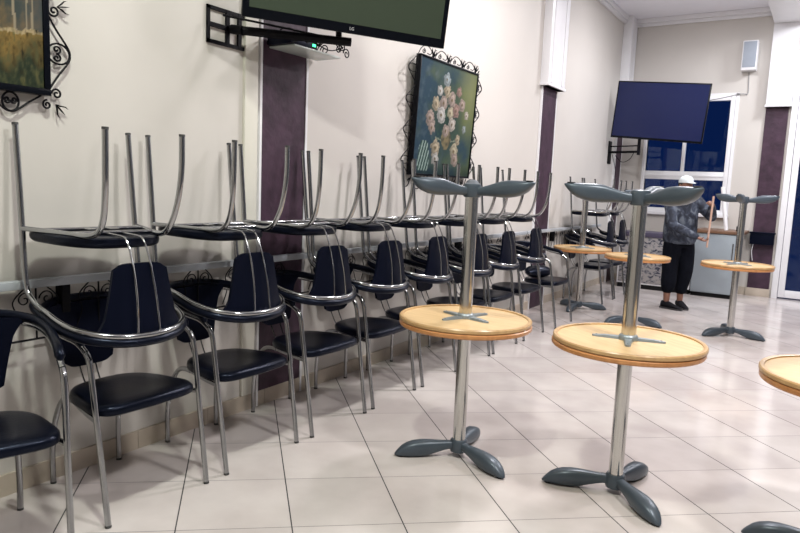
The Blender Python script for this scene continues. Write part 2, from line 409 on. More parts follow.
def bouquet(u, v):
    n = nz(u, v*1.2, 4, 2); n2 = nz(u, v, 12, 7); n3 = nz(u, v, 26, 5)
    c = lerp((.016,.040,.062), (.075,.100,.040), u*.9+.3*v-.30+.6*n)
    c = lerp(c, (.10,.13,.15), max(0, n2)*.8*max(0, .8-u))
    c = lerp(c, (.16,.17,.075), max(0, 1-math.hypot((u-.92)*1.6, v-.80)*2.0)*.9)
    c = lerp(c, (.010,.028,.022), max(0, 1-math.hypot((u-.5)*1.5, (v-.55)*1.2)*1.9)*1.1)   # dark foliage
    c = lerp(c, (.035,.075,.045), max(0, n3)*1.3*max(0, 1-math.hypot((u-.5)*1.4, v-.5)*1.6))
    c = lerp(c, (.008,.018,.016), max(0, .12-v)*6)
    if abs(v-(.335+.02*math.sin(u*9))) < .006 and .33 < u < .74: c = (.17,.19,.14)
    if abs(u-.52) < .035+.055*math.sin(max(0, min(1, (v-.25)/.18))*PI) and .24 < v < .43: c = lerp((.16,.13,.07), (.05,.05,.035), abs(u-.50)*9+n3)
    for k, (fu, fv, fr, fc) in enumerate(flowers):
        d = math.hypot((u-fu), (v-fv)*.92)
        ang = math.atan2(v-fv, u-fu)
        rr = fr*(.98+.08*math.cos(5*ang+k)+.25*nz(u, v, 25, k))
        if d < rr:
            t = d/rr
            c = lerp(tuple(x*.22 for x in fc), fc, (.25+.75*abs(math.cos(t*6.5+.5*math.sin(ang*2+k))))*(1.1-.45*t)*(.85+.4*math.sin(ang+1)))
            if t < .20: c = (.11,.08,.04)
    dd = math.hypot((u-.16)*1.25, (v-.13)*.62)       # pale striped leaf lower left
    if dd < .115 and .03 < v < .30 and u > .06+.1*(v-.03):
        c = (.24,.31,.28) if math.sin((u*1.0-v*.30)*150) > .25 else (.020,.05,.045)
    return c
def forest(u, v):
    n = nz(u, v, 6, 9); n2 = nz(u, v*.6, 30, 4)
    hill = .24+.08*u+.03*n
    if v < hill:
        t = (hill-v)/hill
        c = lerp((.22,.14,.04), (.022,.032,.018), t*1.5+.5*n+.35*n2)
        if t < .06: c = (.36,.28,.16)
        c = lerp(c, (.09,.085,.035), max(0, n2)*1.2)
        c = lerp(c, (.008,.010,.007), max(0, -n2)*1.3)
    else:
        c = lerp((.035,.045,.035), (.19,.12,.045), .45+1.1*n+.5*n2)
        c = lerp(c, (.055,.065,.07), max(0, u-.6)*2)
        for tu, w, ln in ((.30,.012,.05),(.62,.010,-.10),(.78,.010,-.10),(.885,.007,.03),(.925,.006,.01),(.50,.012,-.06),(.14,.014,.04)):
            if abs(u-(tu+ln*(v-.5))) < w: c = (.24,.20,.14)
    return c

def picture(name, Y0, Y1, Z0, Z1, tilt, func, label, res, scroll, fwid=.028):
    W, Hh = Y1-Y0, Z1-Z0
    p = empty(name, (.026, Y0, Z0)); p.rotation_euler = (0, tilt, 0)
    b = MB()
    for q in ((-.0, 0, 0, W, fwid), (0, 0, Hh-fwid, W, Hh), (0, 0, fwid, fwid, Hh-fwid), (0, W-fwid, fwid, W, Hh-fwid)):
        b.box((-.02, q[1], q[2]), (.03, q[3], q[4]), bev=.004)
    b.box((-.018, fwid, fwid), (.014, W-fwid, Hh-fwid))
    b.build('frame', M['bezel'], p)
    cv = canvas('canvas', p, W-2*fwid, Hh-2*fwid, res[0], res[1], func)
    cv.location = (0, fwid, fwid)
    b = MB(); e = .012
    scroll(b, W, Hh)
    b.build('iron_scrollwork', M['iron'], p)
    tag(p, label, 'picture', None)
    return p
def sc1(b, W, Hh):
    for k in range(2):
        place2d(b, unit_big(.34), (0, W, .02+.40*k), (0, 0, 1), (0, 1.15, 0), .0045)
        place2d(b, unit_big(.26), (0, W-.03-.26-.29*k, 0), (0, 1, 0), (0, 0, -1.15), .0045)
    place2d(b, [spiral(.040, -.005, .024, 1.4, PI, -1)], (0, W, .02), (0, 1, 0), (0, 0, 1), .0045)
    place2d(b, [spiral(-.004, -.036, .021, 1.4, PI/2, 1)], (0, W, 0), (0, 1, 0), (0, 0, 1), .0045)
    place2d(b, [spiral(.035, .37, .026, 1.4, PI, 1), spiral(.02, .43, .024, 1.4, PI, -1)], (0, W, 0), (0, 1, 0), (0, 0, 1), .0045)
    leaf(b, (0, W+.035, -.03), (0, .7, .7), (0, .7, -.7), .06)
    leaf(b, (0, W+.05, .39), (0, 0, 1), (0, 1, .2), .06)
def sc2(b, W, Hh):
    for k in range(4):
        place2d(b, unit_small(W/4), (0, k*W/4, Hh), (0, 1, 0), (0, 0, .72), .0038)
        place2d(b, unit_small(W/4), (0, (k+1)*W/4, 0), (0, -1, 0), (0, 0, -1), .0045)
        leaf(b, (0, (k+.9)*W/4, Hh), (0, 1, 0), (0, .3, 1), .085)
    for k in range(4):
        place2d(b, unit_big(Hh/4), (0, W, k*Hh/4), (0, 0, 1), (0, 2.1, 0), .0045)
        place2d(b, unit_big(Hh/4)[:2], (0, 0, k*Hh/4), (0, 0, 1), (0, -2.0, 0), .0036)
        leaf(b, (0, W+.01, (k+.98)*Hh/4), (0, 0, 1), (0, 1, .3), .07)
picture('framed_painting', 1.03, 1.652, 1.768, 2.56, 0, forest, 'autumn woodland painting in a black frame with iron scrolls at the upper left corner', (110, 130), sc1)
picture('framed_painting', 4.655, 5.70, 1.53, 2.50, R(3), bouquet, 'flower bouquet painting with iron scroll border hanging beyond the large television', (120, 120), sc2, .016)

# ------------------------------------------------------------------ wall rail with ironwork
p = empty('wall_rail', (0, 0, 0))
tag(p, 'long grey wall rail with black iron scrollwork running behind the stacked chairs', 'rail')
def rail_piece(y0, y1):
    MB().box((.03, y0, .932), (.080, y1, .968), bev=.005).build('top_bar', M['rail'], p)
    b = MB(); y = y0+.06
    b.tube([(.055, y0, .70), (.055, y1, .70)], .005, 6)
    while y < y1-.2:
        b.tube([(.055, y, .70), (.055, y, .933)], .004, 6)
        place2d(b, [spiral(-.05, .165, .036, 1.3, 0, 1), spiral(.05, .165, .036, 1.3, PI, -1), 
                    [(-.12, 0), (-.085, .09), (-.10, .16), (-.05, .215)], [(.12, 0), (.085, .09), (.10, .16), (.05, .215)]], (.055, y, .715), (0, 1, 0), (0, 0, 1), .0032)
        y += .3
    b.build('iron_scrollwork', M['iron'], p)
rail_piece(-1.5, 3.40); rail_piece(3.46, 7.2); rail_piece(7.25, 10.2)
for y in (.4, 1.70, 3.0, 4.3, 5.6, 6.9, 8.2, 9.5):
    MB().box((0, y-.02, .80), (.056, y+.02, .931), bev=.003).build('bracket', M['iron'], p)

# ------------------------------------------------------------------ armchair
def arm_curve(off=0., dz=0., kk=5, ends=True):
    P = [(-.262, .15, .715), (-.262, .085, .748), (-.268, -.02, .765), (-.262, -.13, .790), (-.225, -.235, .810), (-.13, -.31, .825), (0, -.335, .830),
         (.13, -.31, .825), (.225, -.235, .810), (.262, -.13, .790), (.268, -.02, .765), (.262, .085, .748), (.262, .15, .715)]
    return P
def make_chair():
    root = empty('armchair')
    # front legs
    for s in (-1, 1):
        pts = smoothpts([(s*.256, .275, .006), (s*.258, .232, .30), (s*.262, .188, .60), (s*.262, .172, .68), (s*.262, .15, .715)], 5)
        lg = MB().tube(pts, .0125, 12).build('leg', M['chrome'], root)
        MB().tube([(s*.256, .2755, 0), (s*.256, .274, .010)], .0131, 12).build('foot_cap', M['cap_grey'], lg)
    for s in (-1, 1):
        pts = smoothpts([(s*.17, -.278, .006), (s*.170, -.281, .14), (s*.165, -.272, .26), (s*.158, -.250, .35), (s*.155, -.212, .410), (s*.162, -.155, .434), (s*.178, -.08, .438)], 5)
        lg = MB().tube(pts, .0125, 12).build('leg', M['chrome'], root)
        MB().tube([(s*.17, -.278, 0), (s*.17, -.278, .010)], .0131, 12).build('foot_cap', M['cap_grey'], lg)
    b = MB()
    b.tube(smoothpts([(-.178, -.08, .438), (-.212, .03, .438), (-.240, .13, .438), (-.262, .213, .44)], 4), .011, 10)
    b.tube(smoothpts([(.178, -.08, .438), (.212, .03, .438), (.240, .13, .438), (.262, .213, .44)], 4), .011, 10)
    b.tube([(-.185, -.05, .436), (.185, -.05, .436)], .009, 10)
    b.tube([(-.225, .10, .436), (.225, .10, .436)], .009, 10)
    for s in (-1, 1): b.box((s*.05-.02, .02, .428), (s*.05+.02, .075, .44), bev=.002)
    b.build('seat_frame', M['chrome'], root)
    P = arm_curve()
    MB().tube(smoothpts(P, 6), .0125, 12).build('arm_rail', M['chrome'], root)
    q = [(x*1.0, y, z+.026) for (x, y, z) in P[1:-1]]
    q = smoothpts([(-.262, .125, .738)] + q + [(.262, .125, .738)], 6)
    rr = [.019]*len(q); rr[0] = rr[-1] = .006; rr[1] = rr[-2] = .011; rr[2] = rr[-3] = .015
    MB().tube(q, .019, 12, rr=rr).build('arm_pad', M['vinyl'], root)
    # seat pad: D-shaped outline, domed top
    def outline(k):
        pts = []
        n = 48
        for j in range(n):
            t = 2*PI*j/n; c, s = math.cos(t), math.sin(t)
            if s >= 0:   # front
                e = .24; x = .252*math.copysign(abs(c)**e, c); y = .03+.205*abs(s)**.42 + .020*(1-(x/.252)**2)
            else:
                e = .62; x = .252*math.copysign(abs(c)**e, c); y = .03-.205*abs(s)**.75
            x *= 1 - .20*max(0, min(1, (.14-y)/.30))
            pts.append((x*k, .03+(y-.03)*k))
        return pts
    rings = []
    for k, z in ((.80, .445), (.955, .446), (.99, .452), (1.0, .466), (.99, .479), (.955, .488), (.86, .492), (.6, .490), (.3, .487)):
        rings.append([(x, y, z) for x, y in outline(k)])
    MB().rings(rings).build('seat', M['vinyl'], root)
    # backrest shell
    nu, nv = 12, 12; vs = []; fs = []
    for side in (0, 1):
        for j in range(nv+1):
            v = j/nv; z = .540+.300*v
            wv = .120+.060*v**1.3
            if v > .75: wv += .025*((v-.75)/.25)**1.3
            if v < .12: wv -= .012*(1-v/.12)**2
            for i in range(nu+1):
                u = -1+2*i/nu; x = u*wv
                y = -.262-.052*v**1.2 + .20*x*x*(1+5.5*v)
                zz = z + (.018*(abs(u)**6) if v < .01 else 0)
                vs.append((x, y+(0 if side else .016), zz))
    m0 = (nu+1)*(nv+1)
    for j in range(nv):
        for i in range(nu):
            a = j*(nu+1)+i; fs.append((a, a+nu+1, a+nu+2, a+1)); fs.append((a+m0, a+1+m0, a+nu+2+m0, a+nu+1+m0))
    for j in range(nv):
        for i in (0, nu):
            a = j*(nu+1)+i; fs.append((a, a+nu+1, a+nu+1+m0, a+m0))
    for i in range(nu):
        for j in (0, nv):
            a = j*(nu+1)+i; fs.append((a, a+1, a+1+m0, a+m0))
    MB().add(vs, fs).build('backrest', M['plastic'], root, smooth=50)
    for s in (-1, 1):
        pts = smoothpts([(s*.037, -.05, .438), (s*.037, -.17, .438), (s*.038, -.215, .452), (s*.04, -.255, .52), (s*.041, -.285, .60), (s*.045, -.312, .70), (s*.05, -.328, .82)], 5)
        MB().tube(pts, .0042, 8).build('back_rod', M['chrome'], root)
    return root

proto = make_chair()
ROTZ = -PI/2     # local +y (front) -> world +x
bottoms = [(.39, 1.150, R(-19)), (.33, 1.79, 0), (.335, 2.424, 0), (.35, 3.05, 0), (.345, 3.66, 0), (.35, 4.275, 0), (.345, 4.90, 0), (.345, 5.50, 0), (.36, 6.16, 0), (.40, 6.93, 0), (.345, 8.86, 0), (.345, 9.46, 0)]
DOWN = [
 'upright black armchair cut off by the left edge with nothing stacked on it',
 'upright black armchair under the nearest upside-down chair at the left',
 'upright black armchair standing just before the near purple column',
 'upright black armchair standing in front and right of the near purple column',
 'upright black armchair partly behind the left rim of the nearest round table',
 'upright black armchair directly behind the nearest stacked round table',
 'upright black armchair first to the right of the nearest table post, under a stacked chair',
 'upright black armchair second to the right of the nearest table post',
 'upright black armchair carrying the last upside-down chair before the second purple column',
 'upright black armchair by the second purple column with no chair stacked on it',
 'upright black armchair behind the small far-left round table',
 'upright black armchair in the far corner nearest the patterned counter']
UPD = {1: 'upside-down chrome-legged armchair stacked nearest the camera at the left',
 2: 'upside-down armchair stacked just before the near purple column',
 3: 'upside-down armchair stacked in front and right of the near purple column',
 4: 'upside-down armchair stacked left below the flower painting',
 5: 'upside-down armchair whose backrest hangs just left of the nearest table post',
 6: 'upside-down armchair whose backrest hangs right behind the nearest table post',
 7: 'upside-down armchair whose backrest hangs first to the right of the nearest table post',
 8: 'upside-down armchair whose legs rise in front of the second purple column',
 10: 'upside-down armchair stacked above the small far-left round table',
 11: 'upside-down armchair stacked in the far corner beside the patterned counter'}
used = False
invs = {1: (.345, 1.73, R(-4)), 2: (.345, 2.38, R(-3)), 3: (.35, 3.00, R(-3)), 4: (.35, 3.60, R(-3)), 5: (.355, 4.215, 0), 6: (.41, 4.795, 0), 7: (.41, 5.37, 0), 8: (.38, 6.10, 0), 10: (.355, 8.84, 0), 11: (.355, 9.44, 0)}
for i, (x, y, a) in enumerate(bottoms):
    o = proto if i == 0 else copy_tree(proto)
    o.location = (x, y, 0); o.rotation_euler = (0, 0, ROTZ+a)
    tag(o, DOWN[i], 'chair', 'upright armchairs along the left wall')
for i, (x, y, a) in invs.items():
    o = copy_tree(proto)
    # 180 degrees about the wall direction: turned over with the backrest towards the room
    o.rotation_euler = (Matrix.Rotation(R(2.0), 3, 'Y') @ Matrix.Rotation(a, 3, 'Z') @ Matrix.Rotation(PI, 3, 'Y') @ Matrix.Rotation(ROTZ, 3, 'Z')).to_euler()
    o.location = (x, y, 1.630)
    tag(o, UPD[i], 'chair', 'upside-down armchairs stacked on the upright ones')

# black bag on the seat beside column
b = MB()
rings = []
for k in range(11):
    t = k/10; w = math.sin(PI*min(max(t, .02), .98))**.5
    rings.append([( .19*(t-.5)*2*.95, .12*w*math.cos(q)+.01*math.sin(5*t), .075*w*math.sin(q)*(1 if math.sin(q) > 0 else .9)) for q in [2*PI*j/20 for j in range(20)]])
b.rings(rings)
bag = empty('handbag', (.38, 6.84, .565), R(75))
b.build('bag_body', M['vinyl'], bag)
MB().tube(smoothpts([(-.12, 0, .06), (-.10, .03, .12), (0, .05, .14), (.10, .03, .12), (.12, 0, .06)], 5), .007, 8).build('handle', M['vinyl'], bag)
tag(bag, 'soft black bag lying on the chair seat by the second purple column', 'bag')

# ------------------------------------------------------------------ round cafe tables
TH = .746
def make_table():
    root = empty('cafe_table')
    # top: outside profile, raised lip on the underside
    Rr = .349
    MB().lathe([(0.001, TH), (Rr-.006, TH), (Rr, TH-.005), (Rr, TH-.018), (Rr-.004, TH-.0235), (Rr-.014, TH-.024), (Rr-.020, TH-.022), (Rr-.0205, TH-.0155)], n=72).build('table_rim', M['rim'], root, smooth=35)
    MB().lathe([(.001, TH-.016), (Rr-.0205, TH-.016), (Rr-.0205, TH-.014), (.001, TH-.014)], n=72).build('table_underside', M['maple'], root, smooth=35)
    br = MB()
    for k in range(4):
        t = PI/4 + k*PI/2; c, s = math.cos(t), math.sin(t)
        pl = []
        for (d, w) in ((.0, .024), (.06, .020), (.11, .015), (.145, .014), (.160, .010), (.166, .004)):
            pl.append((d, w))
        ring = [(d, w) for d, w in pl] + [(d, -w) for d, w in reversed(pl)]
        lo = [(c*d-s*w, s*d+c*w, TH-.0165) for d, w in ring]; hi = [(c*d-s*w*.8, s*d+c*w*.8, TH-.028+.004*(d > .13)) for d, w in ring]
        br.rings([lo, hi])
        br.lathe([(.0050, -.028), (.0050, -.018)], (c*.146, s*.146, TH), 10)
    br.lathe([(.046, -.0165), (.046, -.030), (.041, -.038), (.0365, -.042)], (0, 0, TH), 28)
    br.build('top_bracket', M['bracket'], root)
    MB().lathe([(.0345, .085), (.0345, TH-.035)], n=28).build('post', M['post'], root)
    MB().lathe([(.030, .022), (.044, .028), (.048, .042), (.046, .088), (.041, .095), (.0355, .096)], n=28).build('hub', M['slate'], root)
    for k in range(3):
        t = k*2*PI/3; c, s = math.cos(t), math.sin(t)
        rings = []; q_ = .965
        #      d     zlo    zhi   halfwidth
        for d, lo, hi, w in ((.02, .040, .084, .022), (.06, .040, .086, .022), (.10, .030, .086, .025), (.14, .018, .088, .029), (.18, .006, .090, .034), (.22, .002, .089, .038),
                             (.26, .002, .083, .040), (.295, .003, .071, .037), (.32, .004, .057, .031), (.342, .005, .036, .022), (.354, .006, .023, .013), (.361, .008, .014, .005)):
            d *= q_
            ring = []
            for j in range(16):
                q = 2*PI*j/16; cc, ss = math.cos(q), math.sin(q)
                w_ = w*math.copysign(abs(cc)**.75, cc)
                z_ = (lo+hi)/2 + (hi-lo)/2*math.copysign(abs(ss)**.62, ss)
                ring.append((c*d-s*w_, s*d+c*w_, z_))
            rings.append(ring)
        f = MB().rings(rings).build('foot', M['slate'], root, smooth=50)
        MB().lathe([(.016, .006), (.019, .008), (.019, .012), (.012, .013)], (c*.318, s*.318, -.006), 16).build('glide', M['rubber'], f)
    return root
tp = make_table(); first = True
# x, y, foot angle of upright one, foot angle of inverted one
tabs = [   # x, y, foot angle upright, foot angle upturned, bracket angle of the upturned one
 (1.406, 3.090, R(-21), R(-3), R(72)),
 (2.220, 3.180, R(-42), R(-33), R(103)),
 (3.130, 3.120, R(180), R(0), R(90)),
 (2.225, 7.70, R(-12), R(27), R(60)),
 (.475, 8.05, R(27), R(20), R(80)),
 (1.235, 7.60, R(-12), R(10), R(70))]
LAB_UP = ['upright round wooden cafe table at centre, nearest one to the row of chairs',
 'upright round wooden cafe table right of centre with another upturned on it',
 'upright round wooden cafe table cut off by the right edge of the photo',
 'upright round wooden cafe table standing far right before the steel cabinet',
 'upright round wooden cafe table far off beside the chairs past the second column',
 'upright round wooden cafe table far off in front of the standing person']
LAB_DN = ['upturned cafe table with its feet just below the flower painting, on the centre table',
 'upturned cafe table on the right-of-centre table, its feet covering the person\'s head',
 'upturned cafe table whose pale underside shows at the right edge',
 'upturned cafe table whose feet rise before the purple column by the glass door',
 'upturned cafe table far off beside the chairs past the second column',
 'upturned cafe table far off in front of the standing person\'s legs']
for i, t in enumerate(tabs):
    o = tp if first else copy_tree(tp); first = False
    o.location = (t[0], t[1], 0); o.rotation_euler = (0, 0, t[2]); tag(o, LAB_UP[i], 'table', 'upright round cafe tables')
for i, t in enumerate(tabs):
    o = copy_tree(tp)
    o.location = (t[0]+(.004 if i % 2 else -.003), t[1]+.003, 2*TH+.001)
    o.rotation_euler = (Matrix.Rotation(t[3], 3, 'Z') @ Matrix.Rotation(PI, 3, 'X')).to_euler()
    for ch in kids(o):
        if ch.name.startswith('top_bracket'): ch.rotation_euler = (0, 0, t[3]-t[4]+PI/4)
        if ch.name.startswith('table_rim'):
            if i == 0: pale = ch.data.copy(); pale.materials[0] = M['rimtop']
            ch.data = pale
    tag(o, LAB_DN[i], 'table', 'upturned cafe tables stacked top to top')

# ------------------------------------------------------------------ televisions
def text_mesh(body, size, ext=.001):
    c = bpy.data.curves.new('txt', 'FONT'); c.body = body; c.size = size*.8; c.extrude = ext; c.align_x = 'CENTER'; c.align_y = 'CENTER'
    o = bpy.data.objects.new('txt', c); col.objects.link(o)
    dg = bpy.context.evaluated_depsgraph_get(); me = bpy.data.meshes.new_from_object(o.evaluated_get(dg))
    bpy.data.objects.remove(o); return me
def tv(name, BL, BR, hgt, tilt, scrm, label, logo=None, thick=.045, lean=0., bez=.022):
    BL = Vector(BL); BR = Vector(BR); W = (BR-BL).length
    X = (BR-BL).normalized(); Yl = Vector((0, 0, 1)).cross(X).normalized(); Z = X.cross(Yl)
    m = Matrix((X, Yl, Z)).transposed().to_4x4(); m.translation = BL
    root = empty(name); root.matrix_world = m @ Matrix.Rotation(tilt, 4, 'X')
    b = MB().box((0, 0, 0), (W, thick*.5, hgt), bev=.005).box((W*.15, thick*.5, hgt*.1), (W*.85, thick, hgt*.8), bev=.01)
    b.build('tv_case', M['bezel'], root)
    MB().box((bez, -.0012, bez*1.5), (W-bez, .002, hgt-bez)).build('screen', scrm, root, smooth=0)
    if logo:
        me = text_mesh(logo, .030); me.materials.append(mat('logo_grey', (.5, .5, .52), .4))
        o = bpy.data.objects.new('logo', me); col.objects.link(o); o.parent = root
        o.location = (W*.5, -.001, bez*.75); o.rotation_euler = (PI/2, 0, 0)
    tag(root, label, 'television'); return root
tv('television', (.30, 2.532, 2.282), (.884, 3.641, 2.282), .74, R(9), M['screen1'], 'large television with green-grey blank screen on a wall arm, cut by the top edge', 'LG', bez=.035)
tv('television', (.09, 10.28, 2.29), (1.385, 10.24, 2.185), .83, R(2), M['screen2'], 'dark blue blank television high up in front of the back wall window', bez=.02)

# wall arm mount of the near television
p = empty('tv_wall_mount', (0, 2.72, 2.28)); tag(p, 'black swivel wall arm holding the near television', 'tv mount')
b = MB()
for q in ((-.165, -.145), (.145, .165)): b.box((.0, q[0], -.10), (.012, q[1], .10))
b.box((0, -.165, .08), (.012, .165, .10)).box((0, -.165, -.10), (.012, .165, -.08)).box((0, -.03, -.10), (.014, -.005, .10)).box((0, .06, -.10), (.014, .085, .10)).box((0, -.165, -.012), (.014, .165, .012))
b.build('wall_plate', M['iron'], p)
ae = Vector((.52, .46, -.02))
MB().tube([(.02, .0, 0), (.09, .02, -.01)], .026, 10).tube([(.09, .02, -.01), tuple(ae)], .025, 8).build('arm', M['iron'], p)
MB().box((.40, .30, .06), (.43, .35, .50), bev=.003).box((.50, .50, .06), (.53, .55, .5), bev=.003).tube([(.42, .33, .09), (.52, .52, .09)], .015, 8).tube([(.46, .42, -.02), (.46, .42, .1)], .018, 8).tube([(.06, -.10, .05), tuple(ae)], .006, 8).build('bracket', M['iron'], p)
# shelf with receiver
p = empty('glass_shelf', (0, 3.25, 2.235)); tag(p, 'small glass shelf with iron scrolls on the near purple column under the television', 'shelf')
MB().box((.014, -.22, 0), (.22, .22, .01), bev=.002).build('shelf_board', M['glassgreen'], p)
b = MB()
for yy in (-.2, .0, .2):
    place2d(b, [spiral(.08, .05, .035, 1.4, PI, -1), [(.0, .0), (.02, .06), (.08, .10), (.16, .09), (.21, .03)], spiral(.20, .045, .028, 1.4, 0, 1)], (.02, yy, .01), (1, 0, 0), (0, 0, 1), .004)
place2d(b, [[(-.24, .0), (-.1, .05), (.1, .02), (.24, .06)], spiral(.285, .03, .035, 1.5, PI, -1), spiral(.24, .07, .03, 1.5, PI, 1), spiral(-.1, .05, .04, 1.4, 0, 1)], (.215, 0, .012), (0, 1, 0), (0, 0, 1), .004)
b.build('iron_scrollwork', M['iron'], p)
q = MB().box((.06, -.14, 0), (.25, .10, .042), bev=.004).build('receiver_box', M['plastic'])
q.location = (-.035, 3.14, 2.246); tag(q, 'small black receiver box with a green light on the glass shelf', 'receiver')
MB().box((.2498, .055, .016), (.2535, .082, .030), bev=.001).build('green_light', M['led'], q, label='glowing green light')
# far television mount
p = empty('tv_wall_mount', (.0, 10.6, 2.05)); tag(p, 'black wall bracket with cables under the dark blue television', 'tv mount')
MB().box((0.0, -.08, -.15), (.015, .08, .2), bev=.003).build('wall_plate', M['iron'], p)
MB().tube([(.015, 0, .03), (.30, -.10, .03), (.50, -.22, .03)], .018, 8).tube([(.015, 0, .12), (.30, -.10, .12), (.50, -.22, .12)], .010, 8).box((.48, -.25, -.02), (.52, -.21, .45), bev=.003).build('arm', M['iron'], p)
MB().tube(smoothpts([(.1, .0, -.02), (.22, -.05, -.12), (.35, -.12, -.08), (.42, -.16, .03)], 5), .005, 6).tube(smoothpts([(.05, 0, 0), (.12, -.02, -.25), (.10, 0, -.5), (.02, 0, -.9)], 5), .004, 6).build('cable', M['iron'], p)

# speaker and its cable, cable conduit
p = empty('wall_speaker', (1.79, YB, 3.52)); tag(p, 'small grey wall speaker beside the white column cover above the window', 'speaker')
MB().box((-.10, -.16, -.21), (.10, 0, .21), bev=.008).build('cabinet', M['white'], p)
MB().box((-.085, -.166, -.17), (.085, -.159, .195), bev=.003).build('grille', M['spk'], p)
q = MB().tube(smoothpts([(1.79, YB-.01, 3.30), (1.80, YB-.008, 3.15), (1.80, YB-.008, 2.99), (1.70, YB-.03, 2.985), (1.2, YB-.03, 2.90), (.6, YB-.03, 2.92)], 6), .006, 6).build('speaker_cable', M['cable'])
tag(q, 'thin grey cable running down from the wall speaker across the window top', 'cable')

# ------------------------------------------------------------------ counter units at the back
p = empty('display_counter', (.85, 10.5, 0)); tag(p, 'counter with dark floral patterned front behind the standing person', 'counter')
MB().box((-.55, 0, .07), (.51, .60, .86), bev=.004).build('counter_body', M['white'], p)
MB().box((-.53, -.008, .09), (.495, .002, .80), bev=.002).build('patterned_front', M['floral'], p)
MB().box((-.56, -.02, .80), (.51, .60, .87), bev=.006).build('counter_top', mat('dark_mauve_edge', (.07, .06, .10), .4, var=.1), p)
MB().box((-.54, .02, 0), (.50, .58, .07)).build('plinth', M['rubber'], p)
MB().box((.497, -.015, .07), (.515, .0, .87)).build('edge_strip', M['white'], p)
p = empty('steel_cabinet', (1.66, 10.46, 0)); tag(p, 'grey steel cabinet under a brown worktop left of the purple column', 'cabinet')
MB().box((-.28, 0, .06), (.27, .62, .93), bev=.006).build('cabinet_body', M['steel'], p)
MB().box((-.272, -.018, .075), (.262, 0.001, .92), bev=.006).build('door', M['steel'], p)
MB().box((-.27, .03, 0), (.26, .6, .06)).build('plinth', M['rubber'], p)
MB().tube([(.235, -.03, .55), (.235, -.03, .80)], .008, 8).box((.23, -.032, .55), (.24, -.015, .56)).box((.23, -.032, .79), (.24, -.015, .80)).build('handle', M['dchrome'], p)
q = MB().box((1.36, 10.42, .932), (2.02, 11.18, .975), bev=.006).build('worktop', M['brown']); tag(q, 'brown wooden worktop lying on the steel cabinet', 'worktop')
q = MB().tube([(1.765, 10.62, .979), (1.66, 10.66, 1.60)], .028, 16).build('white_tube', M['white']); tag(q, 'white tube standing slanted on the brown worktop before the window edge', 'tube')
q = MB().box((1.90, 10.55, .975), (1.97, 10.62, 1.05), bev=.008).build('small_jar', M['bezel']); tag(q, 'small black jar on the brown worktop beside the white tube', 'jar')
# black box on column with plug lead
p = empty('wall_box', (2.20, YB-.03, .87)); tag(p, 'low black box fixed across the purple column near the glass door', 'box')
MB().box((-.16, -.10, -.09), (.16, 0, .09), bev=.006).build('case', M['plastic'], p)
MB().box((-.17, -.11, .07), (.17, 0, .095), bev=.004).build('lid', M['plastic'], p)
MB().tube(smoothpts([(-.11, -.05, -.09), (-.12, -.04, -.2), (-.10, -.02, -.34)], 5), .006, 6).build('lead', M['white'], p)

# ------------------------------------------------------------------ person
def remeshed(mb, name, material, parent, vox=.009, smooth=4):
    o = mb.build(name, material, None, smooth=0)
    r = o.modifiers.new('r', 'REMESH'); r.mode = 'VOXEL'; r.voxel_size = vox; r.use_smooth_shade = True
    s = o.modifiers.new('s', 'SMOOTH'); s.factor = .5; s.iterations = smooth
    dg = bpy.context.evaluated_depsgraph_get(); dg.update()
    me = bpy.data.meshes.new_from_object(o.evaluated_get(dg))
    o.modifiers.clear(); o.data = me; me.name = name
    if not me.materials: me.materials.append(material)
    me.shade_smooth(); o.parent = parent
    return o
def limb(mb, pts, rr, k=5, n=14, flat=1.):
    P = smoothpts(pts, k); Q = smoothpts([(r, 0, 0) for r in rr], k)
    mb.tube(P, 0, n, rr=[max(q.x, .002) for q in Q], flat=flat)
    for i in (0, -1): mb.ell(pts[i], (rr[i],)*3, nu=12, nv=8)
def hand(mb, wrist, d, side, curl, s=1.):   # palm from wrist along d, fingers curl towards 'curl'
    wrist = Vector(wrist); d = Vector(d).normalized(); c = Vector(curl); c = (c-d*c.dot(d)).normalized(); a = d.cross(c).normalized()*side
    rot = Matrix((a, d, c)).transposed()
    mb.ell(wrist+d*.045*s, (.040*s, .052*s, .017*s), rot)
    for k, (off, L) in enumerate(((-.030, .062), (-.010, .074), (.010, .070), (.029, .055))):
        p0 = wrist+d*.075*s+a*off*s; L *= s
        p1 = p0+d*L*.42+c*L*.15; p2 = p1+d*L*.12+c*L*.36; p3 = p2-d*L*.20+c*L*.26
        mb.tube([wrist+d*.05*s+a*off*.9*s, p0, p1, p2, p3], .008, 10, rr=[.010*s, .0098*s, .009*s, .0082*s, .0065*s])
        mb.ell(p3, (.0068*s,)*3, nu=8, nv=6)
    t0 = wrist+d*.025*s-a*.032*s; t1 = t0-a*.022*s+d*.028*s+c*.018*s; t2 = t1+c*.026*s+d*.012*s+a*.006*s
    mb.tube([wrist+d*.012*s, t0, t1, t2], .010, 10, rr=[.015*s, .013*s, .0105*s, .008*s]); mb.ell(t2, (.0085*s,)*3, nu=8, nv=6)

# local frame: x = person's left, y = back (faces -y), z up
pr = empty('person', (1.41, 9.05, 0), R(46))
tag(pr, 'person in camouflage jacket, white cap and cropped dark trousers holding a stick', 'person')
HL, HR = (.10, -.42, 1.38), (.02, -.45, .92)       # hand positions on the stick (left low, right high)
SL, SR = (.19, .0, 1.40), (-.19, .0, 1.40)
EL, ER = (.31, -.17, 1.20), (-.24, -.17, 1.08)
body = MB()
